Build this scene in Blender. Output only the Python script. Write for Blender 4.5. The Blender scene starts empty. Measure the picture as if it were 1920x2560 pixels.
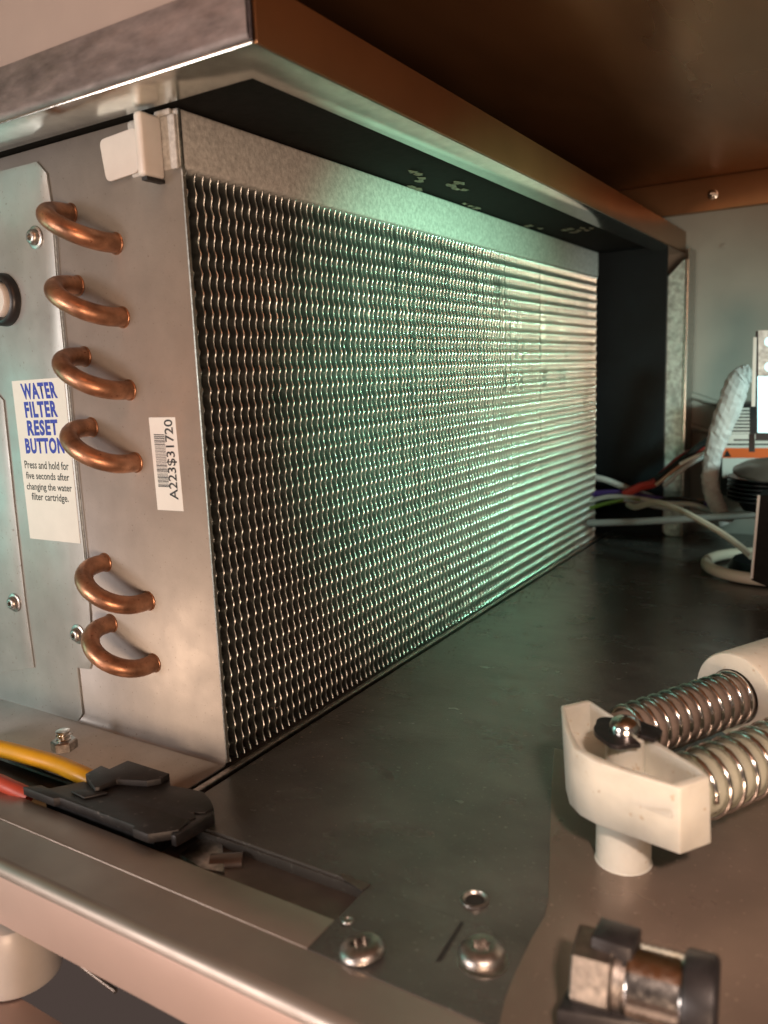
import bpy, bmesh, math, random
from mathutils import Vector, Matrix
random.seed(7)
S = bpy.context.scene
COL = S.collection

# ---------------------------------------------------------------- camera
F = 2020.7                                     # focal length in photo pixels (1920 wide)
CAM = Vector((0.2650, -0.2687, 0.1858))
RIGHT = Vector((0.85065631, 0.52434437, -0.03803712))
UP = Vector((-0.05690009, 0.16375424, 0.98485884))
BACK = Vector((0.52263393, -0.83561207, 0.16913381))
cd = bpy.data.cameras.new("camera"); co = bpy.data.objects.new("camera", cd); COL.objects.link(co)
co.matrix_world = Matrix(((RIGHT.x, UP.x, BACK.x, CAM.x), (RIGHT.y, UP.y, BACK.y, CAM.y), (RIGHT.z, UP.z, BACK.z, CAM.z), (0, 0, 0, 1)))
cd.sensor_fit = 'HORIZONTAL'; cd.sensor_width = 36.0; cd.lens = 36.0 * F / 1920.0
cd.clip_start = 0.01; cd.clip_end = 50
cd.dof.use_dof = True; cd.dof.focus_distance = 0.43; cd.dof.aperture_fstop = 13
S.camera = co

# ---------------------------------------------------------------- world, lamps, exposure
w = bpy.data.worlds.new("World"); S.world = w; w.use_nodes = True
w.node_tree.nodes['Background'].inputs['Color'].default_value = (0.50, 0.36, 0.31, 1)
w.node_tree.nodes['Background'].inputs['Strength'].default_value = 0.14
def area(name, loc, aim, size, power, color, size_y=None, spread=180):
    d = bpy.data.lights.new(name, 'AREA'); o = bpy.data.objects.new(name, d); COL.objects.link(o)
    d.energy = power; d.color = color; d.size = size; d.spread = math.radians(spread)
    if size_y: d.shape = 'RECTANGLE'; d.size_y = size_y
    o.location = loc; o.rotation_euler = (Vector(aim) - Vector(loc)).to_track_quat('-Z', 'Y').to_euler()
    return o
area('room_light', (-0.42, -0.95, 0.16), (0.0, 0.05, 0.15), 0.34, 5.7, (1.0, 0.86, 0.80), 0.26)
area('floor_fill', (0.42, -0.42, 0.42), (0.24, -0.02, 0.0), 0.04, 0.20, (1.0, 0.72, 0.58), 0.04, 36)  # unseen warm fill, added to brighten the lower right floor
area('ceiling_fill', (0.55, -0.75, -0.02), (0.33, 0.05, 0.37), 0.3, 6.0, (1.0, 0.66, 0.45), 0.2)  # unseen warm fill from low down, added to light the ceiling
area('post_fill', (0.42, 0.34, 0.18), (0.06, 0.64, 0.12), 0.05, 0.20, (0.68, 0.98, 0.88), 0.05, 60)  # unseen cyan fill, added to brighten the post
sd = bpy.data.lights.new('work_lamp', 'SPOT'); sp = bpy.data.objects.new('work_lamp', sd); COL.objects.link(sp)
sd.energy = 24.0; sd.color = (0.42, 1.0, 0.66); sd.spot_size = math.radians(45); sd.spot_blend = 1.0; sd.shadow_soft_size = 0.012
sp.location = (0.44, -0.06, 0.20); sp.rotation_euler = (Vector((0.0, 0.25, 0.160)) - sp.location).to_track_quat('-Z', 'Y').to_euler()
area('cover_fill', (-0.62, -0.32, 0.12), (-0.14, 0.0, 0.17), 0.16, 0.5, (0.36, 0.95, 0.80), 0.30)  # unseen cyan fill, added for a green glow on the left cover
S.view_settings.view_transform = 'Standard'; S.view_settings.look = 'None'
S.view_settings.exposure = 0.0; S.view_settings.gamma = 1.0
S.render.engine = 'CYCLES'

# ---------------------------------------------------------------- helpers
def at(px, py, ax, v):
    """point of the plane <axis ax = v> seen at photo pixel (px, py)"""
    d = RIGHT * ((px - 960) / F) - UP * ((py - 1280) / F) - BACK
    return CAM + d * ((v - CAM[ax]) / d[ax])

def mat(name, color, rough=0.5, metal=0.0, var=0.0, vscale=60, bump=0.0, bscale=400, spots=0.0, sscale=900,
        spotcol=None, rvar=0.0, emit=None, estr=0, sub=0.0, aniso=None, stretch=None, coat=0.0, spec=None):
    m = bpy.data.materials.new(name); m.use_nodes = True
    nt = m.node_tree; N = nt.nodes; L = nt.links; b = N['Principled BSDF']
    b.inputs['Base Color'].default_value = (*color, 1); b.inputs['Roughness'].default_value = rough
    b.inputs['Metallic'].default_value = metal
    if spec is not None: b.inputs['Specular IOR Level'].default_value = spec
    if coat: b.inputs['Coat Weight'].default_value = coat
    if sub:
        b.inputs['Subsurface Weight'].default_value = sub; b.inputs['Subsurface Radius'].default_value = (0.006, 0.005, 0.004)
        b.inputs['Subsurface Scale'].default_value = 1.0
    if emit: b.inputs['Emission Color'].default_value = (*emit, 1); b.inputs['Emission Strength'].default_value = estr
    tc = N.new('ShaderNodeTexCoord'); mp = N.new('ShaderNodeMapping'); L.new(tc.outputs['Object'], mp.inputs[0])
    if stretch: mp.inputs['Scale'].default_value = stretch
    def noise(sc, det=4, rough_=0.6):
        n = N.new('ShaderNodeTexNoise'); n.inputs['Scale'].default_value = sc; n.inputs['Detail'].default_value = det
        n.inputs['Roughness'].default_value = rough_; L.new(mp.outputs[0], n.inputs[0]); return n
    cur = None
    if var:
        n = noise(vscale); r = N.new('ShaderNodeValToRGB')
        r.color_ramp.elements[0].position = 0.33; r.color_ramp.elements[1].position = 0.68
        r.color_ramp.elements[0].color = (*[c * (1 - var) for c in color], 1)
        r.color_ramp.elements[1].color = (*[min(1, c * (1 + var)) for c in color], 1)
        L.new(n.outputs[0], r.inputs[0]); cur = r.outputs[0]
    if spots:
        n = noise(sscale, 2, 0.5); r = N.new('ShaderNodeValToRGB')
        r.color_ramp.elements[0].position = 0.70 - spots * 0.1; r.color_ramp.elements[1].position = 0.76 - spots * 0.1
        L.new(n.outputs[0], r.inputs[0])
        mx = N.new('ShaderNodeMix'); mx.data_type = 'RGBA'; L.new(r.outputs[0], mx.inputs[0])
        if cur: L.new(cur, mx.inputs[6])
        else: mx.inputs[6].default_value = (*color, 1)
        mx.inputs[7].default_value = (*(spotcol or [c * 0.4 for c in color]), 1)
        cur = mx.outputs[2]
    if cur: L.new(cur, b.inputs['Base Color'])
    if rvar:
        n = noise(vscale * 1.7); mr = N.new('ShaderNodeMapRange')
        mr.inputs[1].default_value = 0.3; mr.inputs[2].default_value = 0.7
        mr.inputs[3].default_value = max(0.02, rough - rvar); mr.inputs[4].default_value = rough + rvar
        L.new(n.outputs[0], mr.inputs[0]); L.new(mr.outputs[0], b.inputs['Roughness'])
    if bump:
        n = noise(bscale, 6, 0.7); bp = N.new('ShaderNodeBump'); bp.inputs['Strength'].default_value = bump
        bp.inputs['Distance'].default_value = 0.0006; L.new(n.outputs[0], bp.inputs['Height']); L.new(bp.outputs[0], b.inputs['Normal'])
    return m

M = dict(
    plate=mat('plate_steel', (0.43, 0.43, 0.42), 0.46, 0.35, 0.10, 30, 0.10, 700, 0.35, 700, (0.3, 0.28, 0.26), 0.05),
    cover=mat('cover_steel', (0.40, 0.42, 0.41), 0.42, 0.45, 0.12, 26, 0.08, 700, 0.3, 600, (0.3, 0.28, 0.26), 0.08),
    edge=mat('cut_edge', (0.65, 0.68, 0.64), 0.3, 0.9, 0.3, 500),
    fin=mat('fin_aluminium', (0.74, 0.77, 0.75), 0.29, 0.985, 0.15, 120),
    gap_shade=mat('gap_shade_tone', (0.03, 0.035, 0.03), 0.6, 0.2),  # shade between the fins put into a dark colour
    copper=mat('copper_tube', (0.46, 0.235, 0.14), 0.38, 0.8, 0.42, 90, 0.10, 500, 0.2, 420, (0.26, 0.11, 0.06), 0.10),
    foam=mat('foam_white', (0.52, 0.52, 0.50), 0.8, 0, 0.22, 420, 1.0, 330),
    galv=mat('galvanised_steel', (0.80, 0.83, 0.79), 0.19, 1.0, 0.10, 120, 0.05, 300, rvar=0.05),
    galv_post=mat('galvanised_spangle', (0.60, 0.66, 0.64), 0.38, 0.7, 0.4, 170, 0.1, 300, rvar=0.1),
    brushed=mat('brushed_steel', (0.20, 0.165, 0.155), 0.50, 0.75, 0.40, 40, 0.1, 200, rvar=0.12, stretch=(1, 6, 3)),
    warm_tint=mat('warm_reflection_steel', (0.34, 0.175, 0.085), 0.36, 0.8, 0.15, 8, 0.03, 500),  # warm reflected light put into the base colour
    ceil=mat('ceiling_steel', (0.40, 0.19, 0.09), 0.34, 0.75, 0.28, 7, 0.0, 300, rvar=0.08, stretch=(1, 0.3, 1)),  # orange reflection and its streaks put into the steel colour
    gasket=mat('gasket_black', (0.009, 0.008, 0.007), 0.85, 0, 0.3, 200, 0.3, 400, spec=0.15),
    glue=mat('dried_glue', (0.16, 0.14, 0.10), 0.6, 0, 0.4, 600, 0.4, 500),
    floor=mat('tray_steel', (0.135, 0.13, 0.12), 0.23, 0.5, 0.22, 18, 0.22, 420, 0.4, 420, (0.24, 0.24, 0.22), 0.08, stretch=(1, 1.6, 1)),
    rail=mat('rail_steel', (0.40, 0.35, 0.31), 0.42, 0.7, 0.10, 16, 0.03, 300, rvar=0.08),
    pink=mat('rail_paint', (0.60, 0.46, 0.41), 0.40, 0.25, 0.04, 20, 0.02, 600),
    warm_patch=mat('warm_floor_reflection', (0.205, 0.16, 0.13), 0.30, 0.45, 0.16, 14, 0.1, 420, 0.2, 500, (0.34, 0.28, 0.23), 0.08),  # warm reflection on the floor put into the colour
    panel=mat('upper_paint', (0.38, 0.32, 0.29), 0.5, 0.1, 0.05, 15, 0.02, 500),
    wall=mat('wall_paint', (0.29, 0.285, 0.255), 0.6, 0.1, 0.08, 12, 0.05, 700),
    darkpanel=mat('shroud_plastic', (0.006, 0.009, 0.011), 0.5, 0, 0.3, 15, spec=0.25),
    sticker=mat('sticker_paper', (0.80, 0.78, 0.74), 0.35, 0, 0.03, 80),
    blue=mat('blue_ink', (0.025, 0.012, 0.42), 0.4, 0, 0.15, 400),
    ink=mat('black_ink', (0.015, 0.013, 0.013), 0.5),
    white_plastic=mat('white_plastic', (0.72, 0.68, 0.64), 0.3, 0, 0.05, 60, sub=0.15),
    cream=mat('cream_nylon', (0.60, 0.60, 0.53), 0.36, 0, 0.12, 45, 0.05, 300, 0.3, 260, (0.48, 0.42, 0.32), 0.06, sub=0.35),
    black=mat('black_plastic', (0.018, 0.017, 0.018), 0.38, 0, 0.3, 200, 0.08, 600),
    blackm=mat('connector_plastic', (0.020, 0.018, 0.018), 0.5, 0, 0.35, 150, 0.15, 500, 0.3, 300, (0.09, 0.08, 0.075)),
    yellow=mat('yellow_cable', (0.80, 0.40, 0.015), 0.4, 0, 0.08, 60),
    red=mat('red_cable', (0.55, 0.08, 0.045), 0.45, 0, 0.08, 60),
    chrome=mat('zinc_bright', (0.75, 0.74, 0.71), 0.17, 1.0, 0.2, 300, rvar=0.06),
    zinc=mat('zinc_dull', (0.46, 0.43, 0.40), 0.36, 1.0, 0.3, 400, 0.2, 500),
    darkmetal=mat('black_oxide', (0.06, 0.055, 0.06), 0.3, 0.8, 0.3, 300),
    sleeve=mat('brown_sleeve', (0.24, 0.19, 0.155), 0.5, 0, 0.15, 100),
    greensl=mat('beige_sleeve', (0.34, 0.35, 0.28), 0.5, 0, 0.1, 100),
    foil=mat('foil_wrap', (0.40, 0.40, 0.40), 0.6, 0.0, 0.2, 90, 0.6, 160),
    greyhose=mat('grey_hose', (0.36, 0.36, 0.35), 0.5),
    creamhose=mat('cream_hose', (0.62, 0.54, 0.44), 0.45),
    orange=mat('orange_band', (0.70, 0.12, 0.03), 0.45),
    labelw=mat('label_paper', (0.55, 0.53, 0.50), 0.5),
    wirewhite=mat('white_wire', (0.6, 0.6, 0.57), 0.4), wirered=mat('red_wire', (0.45, 0.04, 0.03), 0.4),
    wireblack=mat('black_wire', (0.015, 0.015, 0.015), 0.35), wireviolet=mat('violet_wire', (0.08, 0.04, 0.22), 0.4),
    wiregreen=mat('green_wire', (0.18, 0.30, 0.05), 0.4), wirebrown=mat('brown_wire', (0.35, 0.20, 0.13), 0.4),
    lamp=mat('lit_panel', (0.5, 0.8, 0.85), 0.3, 0, emit=(0.55, 0.95, 1.0), estr=1.1),
    brown=mat('brown_recess', (0.17, 0.14, 0.12), 0.3, 0.6, 0.25, 30),
    lower=mat('lower_deck', (0.45, 0.31, 0.26), 0.26, 0.4, 0.12, 12),
    dark=mat('dark_gap', (0.02, 0.018, 0.018), 0.6),
    dust=mat('grey_lint', (0.14, 0.12, 0.095), 0.9, 0, 0.3, 900),
)

def link(name, me, m=None, parent=None, smooth=False):
    o = bpy.data.objects.new(name, me); COL.objects.link(o)
    if m: me.materials.append(M[m] if isinstance(m, str) else m)
    if smooth:
        for p in me.polygons: p.use_smooth = True
    if parent: o.parent = parent
    return o
def build(name, bm, m, parent=None, smooth=False, autos=False):
    bmesh.ops.recalc_face_normals(bm, faces=bm.faces)
    me = bpy.data.meshes.new(name); bm.to_mesh(me); bm.free()
    o = link(name, me, m, parent, smooth)
    if autos:
        for p in me.polygons: p.use_smooth = True
        me.set_sharp_from_angle(angle=math.radians(38))
    return o
def thing(name, label, cat, loc=(0, 0, 0), group=None):
    o = bpy.data.objects.new(name, None); COL.objects.link(o); o.empty_display_size = 0.01
    o['label'] = label; o['category'] = cat
    if group: o['group'] = group
    return o
def tag(o, label, cat, group=None):
    o['label'] = label; o['category'] = cat
    if group: o['group'] = group
    return o
def struct(o): o['kind'] = 'structure'; return o
def box(bm, a, b, bev=0.0, seg=2):
    x0, y0, z0 = [min(a[i], b[i]) for i in range(3)]; x1, y1, z1 = [max(a[i], b[i]) for i in range(3)]
    r = bmesh.ops.create_cube(bm, size=1.0)
    for v in r['verts']:
        v.co = Vector(((x0 + x1) / 2 + v.co.x * (x1 - x0), (y0 + y1) / 2 + v.co.y * (y1 - y0), (z0 + z1) / 2 + v.co.z * (z1 - z0)))
    if bev:
        es = list({e for v in r['verts'] for e in v.link_edges})
        bmesh.ops.bevel(bm, geom=es, offset=bev, segments=seg, affect='EDGES', profile=0.5)
def boxo(name, a, b, m, parent=None, bev=0.0):
    bm = bmesh.new(); box(bm, a, b, bev); return build(name, bm, m, parent, autos=bool(bev))
def prism(bm, pts, off, bev=0.0):
    """polygon pts (3-D, coplanar) extruded along vector off"""
    off = Vector(off); n = len(pts)
    a = [bm.verts.new(p) for p in pts]; b = [bm.verts.new(Vector(p) + off) for p in pts]
    fs = [bm.faces.new(a), bm.faces.new(b[::-1])]
    for i in range(n): fs.append(bm.faces.new((a[i], b[i], b[(i + 1) % n], a[(i + 1) % n])))
    if bev:
        bmesh.ops.recalc_face_normals(bm, faces=fs)
        es = list({e for f in fs for e in f.edges})
        bmesh.ops.bevel(bm, geom=es, offset=bev, segments=2, affect='EDGES', profile=0.5)
def prismo(name, pts, off, m, parent=None, bev=0.0):
    bm = bmesh.new(); prism(bm, pts, off, bev); return build(name, bm, m, parent, autos=bool(bev))
def smooth_path(pts, n=8):
    pts = [Vector(p) for p in pts]; out = []
    P = [pts[0] * 2 - pts[1]] + pts + [pts[-1] * 2 - pts[-2]]
    for i in range(1, len(P) - 2):
        p0, p1, p2, p3 = P[i - 1:i + 3]
        for k in range(n):
            t = k / n
            out.append(0.5 * ((2 * p1) + (-p0 + p2) * t + (2 * p0 - 5 * p1 + 4 * p2 - p3) * t * t + (-p0 + 3 * p1 - 3 * p2 + p3) * t ** 3))
    out.append(pts[-1]); return out
def tube(bm, path, r, seg=12, flat=1.0, up=None, cap=True):
    path = [Vector(p) for p in path]; rings = []
    t0 = (path[1] - path[0]).normalized()
    nrm = (Vector(up) if up else (Vector((0, 0, 1)) if abs(t0.z) < 0.9 else Vector((1, 0, 0))))
    for i, p in enumerate(path):
        t = (path[min(i + 1, len(path) - 1)] - path[max(i - 1, 0)]).normalized()
        nrm = (nrm - t * nrm.dot(t)).normalized(); bi = t.cross(nrm)
        ri = r[i] if isinstance(r, (list, tuple)) else r
        rings.append([bm.verts.new(p + nrm * math.sin(2 * math.pi * k / seg) * ri * flat + bi * math.cos(2 * math.pi * k / seg) * ri) for k in range(seg)])
    for a, b in zip(rings, rings[1:]):
        for k in range(seg): bm.faces.new((a[k], a[(k + 1) % seg], b[(k + 1) % seg], b[k]))
    if cap: bm.faces.new(rings[0][::-1]); bm.faces.new(rings[-1])
def tubeo(name, path, r, m, parent=None, seg=12, flat=1.0, up=None, n=8):
    bm = bmesh.new(); tube(bm, smooth_path(path, n) if n else path, r, seg, flat, up); return build(name, bm, m, parent, autos=True)
def lathe(bm, prof, origin, axis, seg=28, ph=0.0):
    """profile [(r, h)...] turned round axis through origin"""
    axis = Vector(axis).normalized(); o = Vector(origin)
    u = axis.orthogonal().normalized(); v = axis.cross(u); rings = []
    for r, h in prof:
        if r < 1e-7: rings.append([bm.verts.new(o + axis * h)])
        else: rings.append([bm.verts.new(o + axis * h + (u * math.cos(ph + 2 * math.pi * k / seg) + v * math.sin(ph + 2 * math.pi * k / seg)) * r) for k in range(seg)])
    for a, b in zip(rings, rings[1:]):
        for k in range(seg):
            f = [a[k % len(a)], a[(k + 1) % len(a)], b[(k + 1) % len(b)], b[k % len(b)]]
            g = []
            for q in f:
                if q not in g: g.append(q)
            if len(g) > 2: bm.faces.new(g)
def latheo(name, prof, origin, axis, m, parent=None, seg=28):
    bm = bmesh.new(); lathe(bm, prof, origin, axis, seg); return build(name, bm, m, parent, autos=True)

def text_on(name, s, TL, TR, BL, m, parent, lift, bold=0.0):
    """lettering mesh fitted into the parallelogram TL, TR, BL"""
    cu = bpy.data.curves.new(name, 'FONT'); cu.body = s; cu.resolution_u = 3; cu.offset = bold; cu.space_character = 1.12 if bold > 0.02 else 1.0
    o = bpy.data.objects.new(name, cu); COL.objects.link(o)
    dg = bpy.context.evaluated_depsgraph_get(); me = bpy.data.meshes.new_from_object(o.evaluated_get(dg))
    bpy.data.objects.remove(o)
    xs = [v.co.x for v in me.vertices]; ys = [v.co.y for v in me.vertices]
    x0, x1, y0, y1 = min(xs), max(xs), min(ys), max(ys)
    TL, TR, BL = Vector(TL), Vector(TR), Vector(BL); lift = Vector(lift)
    for v in me.vertices:
        u = (v.co.x - x0) / (x1 - x0); t = (y1 - v.co.y) / (y1 - y0)
        v.co = TL + (TR - TL) * u + (BL - TL) * t + lift
    me.materials.clear()
    return link(name, me, m, parent)

def torx_screw(name, c, axis, r, m, parent, washer=True, lobes=6):
    """pan-head screw: washer flange, domed head and a star recess"""
    axis = Vector(axis).normalized(); c = Vector(c)
    root = latheo(name, [(r * 1.38, 0), (r * 1.38, r * 0.18), (r * 1.25, r * 0.26), (r * 0.98, r * 0.28), (r * 1.0, r * 0.42), (r * 0.94, r * 0.66), (r * 0.78, r * 0.86), (r * 0.52, r * 0.97), (r * 0.5, r * 0.97)] if washer
                  else [(r * 1.10, 0), (r * 1.13, r * 0.08), (r * 1.08, r * 0.22), (r * 0.95, r * 0.36), (r * 0.75, r * 0.46), (r * 0.56, r * 0.50)], c, axis, m, parent, 32)
    top = r * (0.97 if washer else 0.50)
    u = axis.orthogonal().normalized(); v = axis.cross(u); n = 48
    bm = bmesh.new()
    def ring(h, f):
        return [bm.verts.new(c + axis * h + (u * math.cos(2 * math.pi * k / n) + v * math.sin(2 * math.pi * k / n)) * f(2 * math.pi * k / n)) for k in range(n)]
    sr, ro = (0.37, 0.502) if washer else (0.42, 0.562)
    star = lambda a: r * (sr + 0.09 * math.cos(lobes * a))
    R0 = ring(top, lambda a: r * ro); R1 = ring(top, star); R2 = ring(top - r * 0.42, star)
    for A, B in ((R0, R1), (R1, R2)):
        for k in range(n): bm.faces.new((A[k], A[(k + 1) % n], B[(k + 1) % n], B[k]))
    bm.faces.new(R2)
    build('star_recess', bm, m, root if parent and parent.parent is None and root.parent == parent else parent, autos=True)
    return root

# ================================================================ SETTING
LOWZ = -0.0055
# floor of the tray: one sheet in front of the seam, a cut-out beside the front rail
fl = struct(boxo('floor', (0.0095, -0.0455, -0.0012), (0.75, 0.80, 0.0), 'floor'))
boxo('front_strip', (0.1125, at(464, 2243, 2, 0).y + 0.0001, -0.0012), (0.75, -0.04555, 0.0), 'floor', fl)
boxo('base_channel', (0.0030, -0.052, -0.0022), (0.0064, 0.64, 0.0006), 'zinc', fl, 0.0005)
boxo('left_pan', (-0.45, -0.046, -0.0024), (0.0012, 0.80, -0.0010), 'floor', fl)
struct(boxo('lower_floor', (-0.8, -0.1030, LOWZ - 0.005), (0.75, 0.80, LOWZ), 'brown'))
struct(boxo('back_wall', (-0.30, 0.660, -0.03), (0.75, 0.672, 0.372), 'wall'))
struct(boxo('ceiling', (-0.8, -0.30, 0.3705), (0.75, 0.66, 0.376), 'ceil'))
struct(boxo('side_wall', (0.66, -0.10, -0.03), (0.672, 0.66, 0.372), 'wall'))

# ledge across the top of the back wall, warm reflected light in its colour
led = thing('wall_ledge', 'metal ledge coloured by warm reflected light, running under the ceiling along the back wall', 'ledge')
boxo('ledge_face', (-0.29, 0.650, 0.3375), (0.65, 0.6598, 0.3700), 'warm_tint', led, 0.0008)
torx_screw('screw', at(1782, 486, 1, 0.6497), (0, -1, 0), 0.0036, 'chrome', led)
# small plugged hole in the back wall
hb = latheo('wall_rivet', [(0.0028, 0), (0.0026, 0.001), (0.0012, 0.0012), (0.001, 0.0002), (0, 0.0002)], at(1808, 615, 1, 0.6599), (0, -1, 0), 'wall')
hb.parent = bpy.data.objects['back_wall']
# pressed ribs low on the back wall
for i, (ya, yb) in enumerate(((985, 1030), (1062, 1100))):
    a = at(1722, ya, 1, 0.659); b = at(1800, ya + 26, 1, 0.659); hgt = 0.012
    bm = bmesh.new(); tube(bm, [a, b, b + (b - a) * 1.8], 0.0062, 10, 0.6, (0, 0, 1)); build('wall_rib', bm, 'wall', bpy.data.objects['back_wall'], autos=True)

# ================================================================ CONDENSER
cond = thing('condenser_coil', 'aluminium finned condenser coil with a grey steel end plate and copper return bends', 'condenser coil')
ZT = 0.3000
# end plate with rounded-over bottom flange
bm = bmesh.new()
prof = [(0.0, ZT)] + [(0.0, 0.0060)] + [(-0.0022 * (1 - math.cos(a)) , 0.0060 - 0.0048 * math.sin(a)) for a in [math.pi / 2 * k / 5 for k in range(1, 6)]] + [(-0.0455, 0.0012)]
rows = []
for y, z in prof: rows.append((bm.verts.new((-0.30, y, z)), bm.verts.new((0.0008, y, z))))
for a, b in zip(rows, rows[1:]): bm.faces.new((a[0], a[1], b[1], b[0]))
ep = build('end_plate', bm, 'plate', cond, autos=True)
so = ep.modifiers.new('s', 'SOLIDIFY'); so.thickness = 0.0012; so.offset = 1.0
# bright cut edge of the plate
boxo('plate_edge', (0.0009, -0.0001, 0.002), (0.0016, 0.0016, 0.3), 'edge', cond)
boxo('gap_shade', (-0.16, 0.0014, 0.001), (-0.0185, 0.588, 0.2745), 'gap_shade', cond)  # dark backing added so the gaps between fins look shaded
# fins: one corrugated sheet copied along the coil
NR = 32; RP = 0.2748 / NR; NS = 8
def fin_mesh(var):
    rnd = random.Random(100 + var)
    bm = bmesh.new(); XS = [0.0, -0.0007, -0.0022, -0.0050, -0.0105, -0.0180]; rowsA, rowsB = [], []
    bumps = [(rnd.uniform(0.01, 0.26), rnd.uniform(0.004, 0.012), rnd.choice((-1, 1)) * rnd.uniform(0.0004, 0.0013)) for _ in range(rnd.choice((0, 0, 1, 1, 2)))]
    dent = lambda z: sum(a * math.exp(-((z - c) / w) ** 2) for c, w, a in bumps)
    jit = [rnd.uniform(-0.00022, 0.00022) for _ in range(NR + 2)]
    for i in range(NR * NS + 1):
        z = i / NS * RP; k = i // NS; f = (i % NS) / NS
        ph = 2 * math.pi * (z / RP)
        dy = 0.00056 * math.sin(ph) + 0.00016 * math.sin(2 * ph + 0.6) + jit[k] * (1 - f) + jit[k + 1] * f
        # scalloped front edge: proud at each knot, drawn back between
        dx = 0.0011 * (math.pow(abs(math.cos(ph / 2)), 3.0)) - 0.0011
        ra, rb = [], []
        for j, x in enumerate(XS):
            th = 0.00009 if j == 0 else 0.00014 if j == 1 else 0.00013
            sw = math.cos(x / 0.0055 * math.pi)                # ripples run into the depth too
            yy = dy * (0.30 if j < 2 else 0.8 if j == 2 else 1.1) + dent(z) * (1 - j / 6)
            th += 0.00026 * math.pow(abs(math.cos(ph / 2)), 6) if j < 3 else 0
            xx = x + (dx if j < 4 else 0)
            ra.append(bm.verts.new((xx, yy - th, z))); rb.append(bm.verts.new((xx, yy + th, z)))
        rowsA.append(ra); rowsB.append(rb)
    for i in range(len(rowsA) - 1):
        for j in range(len(XS) - 1):
            bm.faces.new((rowsA[i][j], rowsA[i + 1][j], rowsA[i + 1][j + 1], rowsA[i][j + 1]))
            bm.faces.new((rowsB[i][j], rowsB[i][j + 1], rowsB[i + 1][j + 1], rowsB[i + 1][j]))
        # rounded nose
        a0, a1, b0, b1 = rowsA[i][0], rowsA[i + 1][0], rowsB[i][0], rowsB[i + 1][0]
        m0 = bm.verts.new((a0.co + b0.co) / 2 + Vector((0.0001, 0, 0))) if i == 0 else mprev
        m1 = bm.verts.new((a1.co + b1.co) / 2 + Vector((0.0001, 0, 0))); mprev = m1
        bm.faces.new((a0, m0, m1, a1)); bm.faces.new((m0, b0, b1, m1))
    bmesh.ops.recalc_face_normals(bm, faces=bm.faces)
    me = bpy.data.meshes.new('fin'); bm.to_mesh(me); bm.free()
    for p in me.polygons: p.use_smooth = True
    me.materials.append(M['fin']); return me
fm = [fin_mesh(v) for v in range(9)]
NF = 115; FP = (0.5905 - 0.0040) / (NF - 1)
rnd = random.Random(3)
for i in range(NF):
    o = bpy.data.objects.new('fin', fm[rnd.randrange(9)]); COL.objects.link(o); o.parent = cond
    o.location = (rnd.uniform(-0.0002, 0.0002), 0.0040 + i * FP + rnd.uniform(-0.00022, 0.00022), 0.0004 + rnd.uniform(-0.0001, 0.0001))
    o.rotation_euler = (rnd.uniform(-0.0012, 0.0012), 0, rnd.uniform(-0.01, 0.01))
# the second fin leans as in the photo, doubled with the first near the bottom
# copper return bends
for k, zc in enumerate((0.2582, 0.2248, 0.1909, 0.1561, 0.0866, 0.0540)):
    A = Vector((-0.0738, 0, zc + 0.0086)); B = Vector((-0.0440, 0, zc - 0.0084)); c = (A + B) / 2; h = (B - A) / 2; R = h.length; e = 0.0052
    path = [A, A + Vector((0, -e * 0.6, 0))] + [c + Vector((0, -e, 0)) - h * math.cos(t) + Vector((0, -R * 0.95 * math.sin(t), 0)) for t in [math.pi * q / 18 for q in range(19)]] + [B + Vector((0, -e * 0.6, 0)), B]
    bm = bmesh.new(); tube(bm, path, 0.0045, 20, up=h.cross(Vector((0, 1, 0))).normalized())
    ub = build('return_bend', bm, 'copper', cond, autos=True)
    for E in (A, B):
        bm = bmesh.new(); lathe(bm, [(0.0051, 0.0), (0.0051, 0.0003), (0.0049, 0.0006), (0.0046, 0.0008)], E, (0, -1, 0), 28); build('hole_collar', bm, 'copper', ub, autos=True)
# barcode sticker
q4 = lambda x, y, yy: at(x / 2.765, 900 + y / 2.765, 1, yy)
bs = prismo('barcode_sticker', [q4(1030, 397, -0.0001), q4(1212, 395, -0.0001), q4(1272, 1045, -0.0001), q4(1092, 1035, -0.0001)], (0, -0.0002, 0), 'sticker', cond)
text_on('lettering', 'A223$31720', q4(1176, 965, -0.0004), q4(1130, 412, -0.0004), q4(1243, 967, -0.0004), 'ink', bs, (0, 0, 0), 0.012)
bm = bmesh.new(); y = 512.0; rb = random.Random(11)
while y < 872:
    wd = rb.choice((2.4, 2.4, 3.2, 6.2)); f = (y - 512) / 361; g = (y + wd - 512) / 361
    pts = [q4(1062 + 33 * f, y, -0.0004), q4(1136 + 33 * f, y + 3, -0.0004), q4(1136 + 33 * g, y + wd + 3, -0.0004), q4(1062 + 33 * g, y + wd, -0.0004)]
    bm.faces.new([bm.verts.new(p) for p in pts]); y += wd + rb.choice((2.8, 3.4, 5.6))
build('barcode_bars', bm, 'ink', bs)
# hex nut on the flange, threaded stud through it
nc = at(162, 1872, 2, 0.0012)
bm = bmesh.new(); lathe(bm, [(0.0060, 0.0), (0.0066, 0.0004), (0.0066, 0.0046), (0.0058, 0.0052), (0.0030, 0.0052)], nc, (0, 0, 1), 6)
nut = build('hex_nut', bm, 'zinc', cond)
pr = []
for i in range(26): pr.append((0.0033 + (0.0003 if i % 6 < 3 else -0.0002), i * 0.0004))
latheo('threaded_stud', pr + [(0.0024, 0.0106), (0, 0.0106)], nc, (0, 0, 1), 'chrome', nut, 20)

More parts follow.
